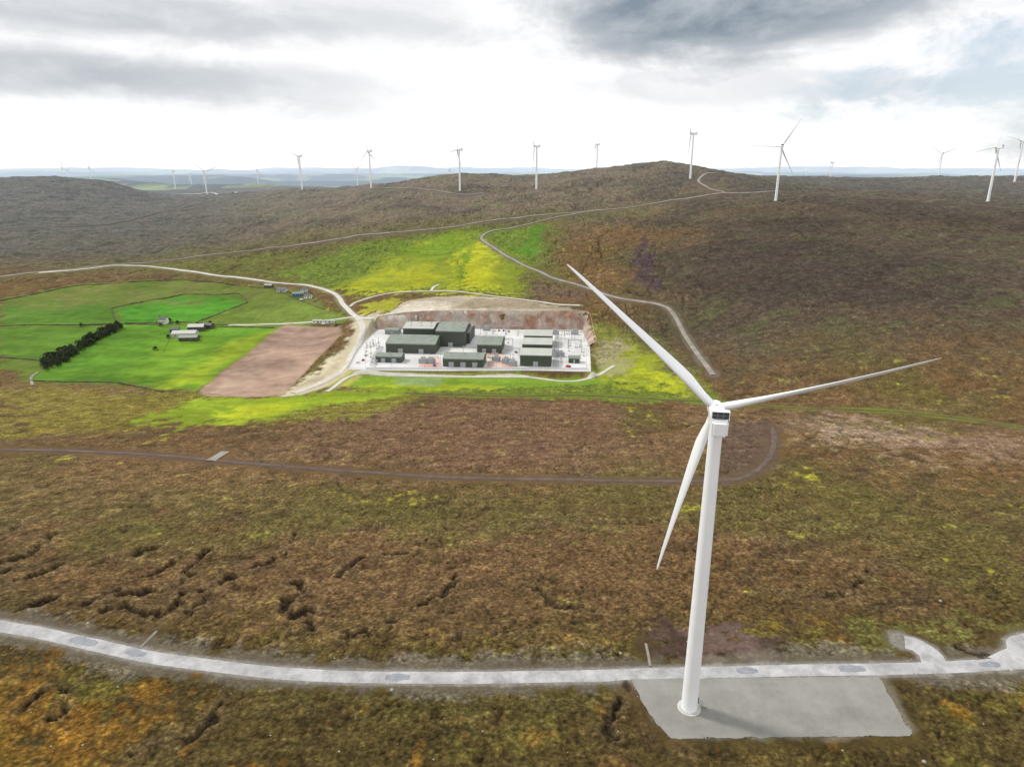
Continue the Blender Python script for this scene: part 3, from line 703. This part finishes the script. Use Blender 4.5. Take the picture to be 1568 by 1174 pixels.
# ------------------------------------------------------------ houses, barns
def house(px,py,w,d,h,rh,name='farmhouse',mw=None,mr=None,rz=0,chim=True,win=3):
    (x,y),=G([(px,py)]); z=H1(x,y); e=empty(name,(x,y,z),rz)
    mb=MB(); mb.gable(w,d,h,rh,0,1,.25); mb.obj('walls_roof',[mw or M_render,mr or M_slate],parent=e)
    mb=MB()
    for i in range(win): mb.box((-w/2+w*(i+.5)/win,-d/2-.03,h*.55),(1.2,.08,1.3),0)
    mb.box((w*.08,-d/2-.04,1.05),(1,.1,2.1),1)
    if chim:
        for sx in (-1,1): mb.box((sx*(w/2-.6),0,rh+.5),(.9,.7,1.4),2)
    mb.obj('windows_door',[M_glass,M_door,M_stone],parent=e)
house(251,495,9,7,5,8); house(284,515,26,12,4.5,7,'barn',M_conc,M_roofw,.1,False); house(302,505,18,11,4.5,7,'barn',M_stone,M_roofw,.1,False)
house(318,502,14,8,4,6,'farmhouse',M_stone,M_slate,-.2); house(268,508,10,7,3.5,5.5,'barn',M_stone,M_slate,.3,False); house(290,521,20,9,4,6,'barn',M_clad,M_roof,.1,False)
M_blue=mat('blue_paint',(.05,.16,.35),.5,.1,1)
house(466,447,10,7,3.5,6,'cottage',M_render,M_slate,.2); house(455,453,13,8,3.5,5.5,'shed',M_blue,M_roof,.3,False); house(432,446,14,8,3.5,5.5,'shed',M_conc,M_slate,-.2,False)
house(412,440,12,7,3.2,5,'shed',M_stone,M_roof,-.2,False); house(472,456,10,7,3.4,5.6,'cottage',M_render,M_slate,.1)
house(487,494,12,5,3,3.6,'portable_cabin',M_render,M_roofw,0,False); house(505,494,12,5,3,3.6,'portable_cabin',M_render,M_roofw,0,False)
M_cars=[mat('car_paint_'+n,c,.35,.05,1) for n,c in (('white',(.7,.7,.7)),('red',(.4,.03,.03)),('blue',(.03,.08,.3)),('grey',(.15,.16,.17)))]
def car(x,y,z,rz,k,van=False):
    mb=MB(); L=5.2 if van else 4.4
    mb.box((0,0,.72),(L,1.85,.7),0,0,.97)
    if van: mb.box((-.4,0,1.5),(L*.8,1.8,1.0),0,0,.93); mb.box((L*.33,0,1.35),(.7,1.7,.6),1,0,.7)
    else: mb.box((-.2,0,1.32),(2.5,1.6,.55),1,0,.8); mb.box((-.2,0,1.62),(1.9,1.3,.06),0)
    for sx in (-1,1):
        for sy in (-1,1): mb.cyl((sx*L*.3,sy*.95,.34),(sx*L*.3,sy*.72,.34),.34,.34,12,2)
    mb.obj('parked_van' if van else 'parked_car',[M_cars[k],M_glass,M_tyre],(x,y,z),rz)
for i,(px,py) in enumerate([(757,507),(764,507),(771,507),(779,508),(560,545),(556,552),(665,560),(790,540),(548,556),(870,562)]):
    x,y=S(px,py); car(x,y,ZP+.06,1.5 if i<4 else .3*i,i%4,i%3==0)
for i,(px,py) in enumerate([(425,444),(445,449),(462,460),(482,462),(408,438),(276,512),(495,497),(516,497)]):
    (x,y),=G([(px,py)]); car(x,y,H1(x,y)+.3,.4*i,(i*3+2)%4,i%2==0)

# ------------------------------------------------------------ stone walls & fences
def wall(pix,h=1.0,w=.6,name='stone_wall',m=None):
    L=resamp(G(pix),5.); mb=MB(); z=Hs(L[:,0],L[:,1])
    for i in range(len(L)-1):
        a=L[i];b_=L[i+1]; c=(a+b_)/2; ln=np.linalg.norm(b_-a); hh=h*rng.uniform(.6,1.15)
        mb.box((c[0],c[1],(z[i]+z[i+1])/2+hh/2-.2),(ln*rng.uniform(.95,1.02),w,hh+.4),0,math.atan2(b_[1]-a[1],b_[0]-a[0]))
    mb.obj(name,[m or M_stone])
for wl in [[(0,499),(100,498),(180,496),(245,497)],[(178,497),(170,472),(180,470)],[(180,470),(280,451),(366,449),(380,463)],[(190,495),(300,494),(380,463)],[(0,460),(130,436),(280,428)],
    [(325,500),(420,502)],[(45,583),(180,586),(250,600)],[(300,495),(360,498)],[(0,547),(60,552)],[(280,428),(420,443),(500,475)]]: wall(wl)
def fence(pix,name='wire_fence'):
    L=resamp(G(pix),4.); z=Hs(L[:,0],L[:,1]); mb=MB()
    for p,q_ in zip(L,z): mb.box((p[0],p[1],q_+.6),(.16,.16,1.5))
    for i in range(len(L)-1):
        for k_ in (.5,1.1): mb.cyl((L[i,0],L[i,1],z[i]+k_),(L[i+1,0],L[i+1,1],z[i+1]+k_),.03,.03,4)
    mb.obj(name,[M_stone])
for fl in [[(260,605),(300,600),(380,612),(430,606)],[(190,560),(250,540),(262,515)],[(720,350),(700,400),(712,440)],[(570,372),(560,400)],[(560,600),(700,604),(900,606)]]: fence(fl)

# ------------------------------------------------------------ trees
M_leaf=mat('spruce_foliage',(.03,.05,.018),.9,.5,.5,col2=(.012,.020,.009)); M_leaf2=mat('shrub_foliage',(.06,.08,.025),.9,.5,.5); M_bark=mat('bark',(.06,.045,.03),.9,.3,2)
def tree_geo(mb,x,y,z,h,r):
    mb.cyl((x,y,z-.3),(x+rng.normal(0,.3),y,z+h*.8),.22,.05,5,1)
    for k in range(4):
        a=rng.random()*6.28; zz=z+h*rng.uniform(.25,.6); mb.cyl((x,y,zz),(x+math.cos(a)*r*.7,y+math.sin(a)*r*.7,zz+h*.18),.08,.03,4,1)
    for k in range(110):
        f=rng.random()**.8; zz=z+h*(.12+.88*f); rr=r*(1-.6*f**2)*(.35+.65*rng.random()**.5)*(1+.25*math.sin(k)); a=rng.random()*6.28
        c=np.array([x+rr*math.cos(a),y+rr*math.sin(a),zz]); u=rng.normal(size=3); u/=np.linalg.norm(u); v=np.cross(u,rng.normal(size=3)); v/=np.linalg.norm(v); s=rng.uniform(.3,.7)
        mb.add([c-u*s-v*s*.5,c+u*s-v*s*.4,c+u*s*.6+v*s*.6,c-u*s*.7+v*s*.7],[(0,1,2,3)],0 if rng.random()<.7 else 2)
strip=np.array(G([(62,561),(68,550),(110,530),(160,504),(182,496),(188,503),(150,522),(115,544),(90,562),(70,569)]))
mb=MB(); cnt=0
while cnt<190:
    x=rng.uniform(strip[:,0].min(),strip[:,0].max()); y=rng.uniform(strip[:,1].min(),strip[:,1].max())
    if sdf(np.array([x]),np.array([y]),strip)[0]<0: tree_geo(mb,x,y,H1(x,y),rng.uniform(3.5,6.5),rng.uniform(2,3.4)); cnt+=1
mb.obj('tree_belt',[M_leaf,M_bark,M_leaf2])
for px,py in [(246,499),(260,492),(258,518),(272,496),(322,497),(125,500),(238,536)]:
    (x,y),=G([(px,py)]); mb=MB(); tree_geo(mb,0,0,0,rng.uniform(3.5,5),2.4); mb.obj('tree',[M_leaf,M_bark,M_leaf2],(x,y,H1(x,y)))
mb=MB()
for i in range(130):
    if i<8: px,py=[(180,1052),(1415,1166),(600,1056),(870,917),(795,640),(1440,920),(950,1000),(1290,1150)][i]; s=.65
    else: px,py=rng.uniform(0,1568),rng.uniform(640,1165); s=rng.uniform(.12,.38)
    (x,y),=G([(px,py)]); z=H1(x,y)
    if sdf(np.array([x]),np.array([y]),TPAD)[0]<1 : continue
    V,Fc=lathe([(.05,1),(.7,.7),(1,.1),(.8,-.5)],7); V=[(x+v[0]*s*rng.uniform(.8,1.2),y+v[1]*s*rng.uniform(.8,1.2),z+.1+v[2]*s*.6) for v in V]; mb.add(V,Fc)
mb.obj('boulders',[M_boul])

# ------------------------------------------------------------ light and sky
sunv=Vector((-.75,.35,.90)).normalized()
el=math.asin(sunv.z); az=math.atan2(sunv.x,sunv.y)
sl=bpy.data.lights.new('sun','SUN'); sl.energy=2.6; sl.angle=math.radians(8); sl.color=(1,.96,.88)
so=bpy.data.objects.new('sun',sl); scene.collection.objects.link(so); so.rotation_euler=sunv.to_track_quat('Z','Y').to_euler()
w=bpy.data.worlds.new('World'); scene.world=w; w.use_nodes=True; nt=w.node_tree; bg=nt.nodes['Background']; bg.inputs['Strength'].default_value=.1
sky=nd('ShaderNodeTexSky',sky_type='NISHITA'); sky.sun_disc=False; sky.sun_elevation=el; sky.sun_rotation=az; sky.altitude=200
tc=nd('ShaderNodeTexCoord'); dirv=tc.outputs['Generated']
sepn=nd('ShaderNodeSeparateXYZ'); lk(dirv,sepn.inputs[0])
def mapped(s,l=(0,0,0)):
    n=nd('ShaderNodeMapping'); n.inputs['Scale'].default_value=s; n.inputs['Location'].default_value=l; lk(dirv,n.inputs['Vector']); return n.outputs[0]
nA=noise(2.6,6,.58,.35,mapped((1,1,4.0),(.3,.1,.0)))
nB=noise(6.5,8,.64,.3,mapped((1,1,2.0),(2,1,0)))
def blob(c,s,lo=1.1,hi=.5,wob=.9):
    n=nd('ShaderNodeVectorMath',operation='SUBTRACT'); lk(dirv,n.inputs[0]); n.inputs[1].default_value=c
    n2=nd('ShaderNodeVectorMath',operation='MULTIPLY'); lk(n.outputs[0],n2.inputs[0]); n2.inputs[1].default_value=s
    n3=nd('ShaderNodeVectorMath',operation='LENGTH'); lk(n2.outputs[0],n3.inputs[0])
    d=mth('ADD',n3.outputs['Value'],mth('MULTIPLY',mth('SUBTRACT',nB,.5),wob*2)); d=mth('ADD',d,mth('MULTIPLY',mth('SUBTRACT',nA,.5),wob*1.5))
    n=nd('ShaderNodeMapRange',interpolation_type='SMOOTHSTEP'); n.inputs[1].default_value=hi;n.inputs[2].default_value=lo;n.inputs[3].default_value=1;n.inputs[4].default_value=0; lk(d,n.inputs[0]); return n.outputs[0]
def dirpx(px,py):
    d=ray(px,py); d/=np.linalg.norm(d); return tuple(d)
b1=blob(dirpx(1140,-15),(1/.31,1/.5,1/.105),1.05,.5,wob=.5); b2=blob(dirpx(110,112),(1/.34,1/.5,1/.042),1.2,.3); b3=blob(dirpx(170,22),(1/.46,1/.6,1/.042),1.2,.3); b4=blob(dirpx(1080,130),(1/.20,1/.3,1/.03))
b5=blob(dirpx(500,30),(1/.22,1/.4,1/.05),1.2,.3); b6=blob(dirpx(440,125),(1/.20,1/.3,1/.035),1.2,.3); b7=blob(dirpx(1330,130),(1/.12,1/.3,1/.025))
dk=mth('MULTIPLY',mr(nA,.50,.68,0,.30),mr(sepn.outputs['Z'],.06,.18,0,1))
for bb,a in ((b1,1.0),(b2,.62),(b3,.58),(b4,.32),(b5,.32),(b6,.38),(b7,.28)): dk=mth('MAXIMUM',dk,mth('MULTIPLY',bb,a))
dk=mth('MULTIPLY',dk,mr(nB,.3,.7,.6,1.2))
cloud=mix(dk,(11.0,11.0,11.1),(2.5,3.1,3.7))
hole=mth('MULTIPLY',blob(dirpx(1500,115),(1/.20,1/.4,1/.075),1.0,.3,1.3),.7)
skyb=mix(.45,sky.outputs[0],(6.8,8.3,9.9))
lk(mix(hole,cloud,skyb),bg.inputs['Color'])

# ------------------------------------------------------------ camera
cam=bpy.data.cameras.new('camera'); co_=bpy.data.objects.new('camera',cam); scene.collection.objects.link(co_); scene.camera=co_
cam.sensor_width=36; cam.sensor_fit='HORIZONTAL'; cam.lens=36*F/1568; cam.clip_start=.5; cam.clip_end=60000
co_.location=(0,0,HC); co_.rotation_euler=(math.radians(90)-PITCH,0,0)
scene.view_settings.view_transform='Standard'; scene.view_settings.look='None'; scene.view_settings.exposure=0
print('verts',len(co))
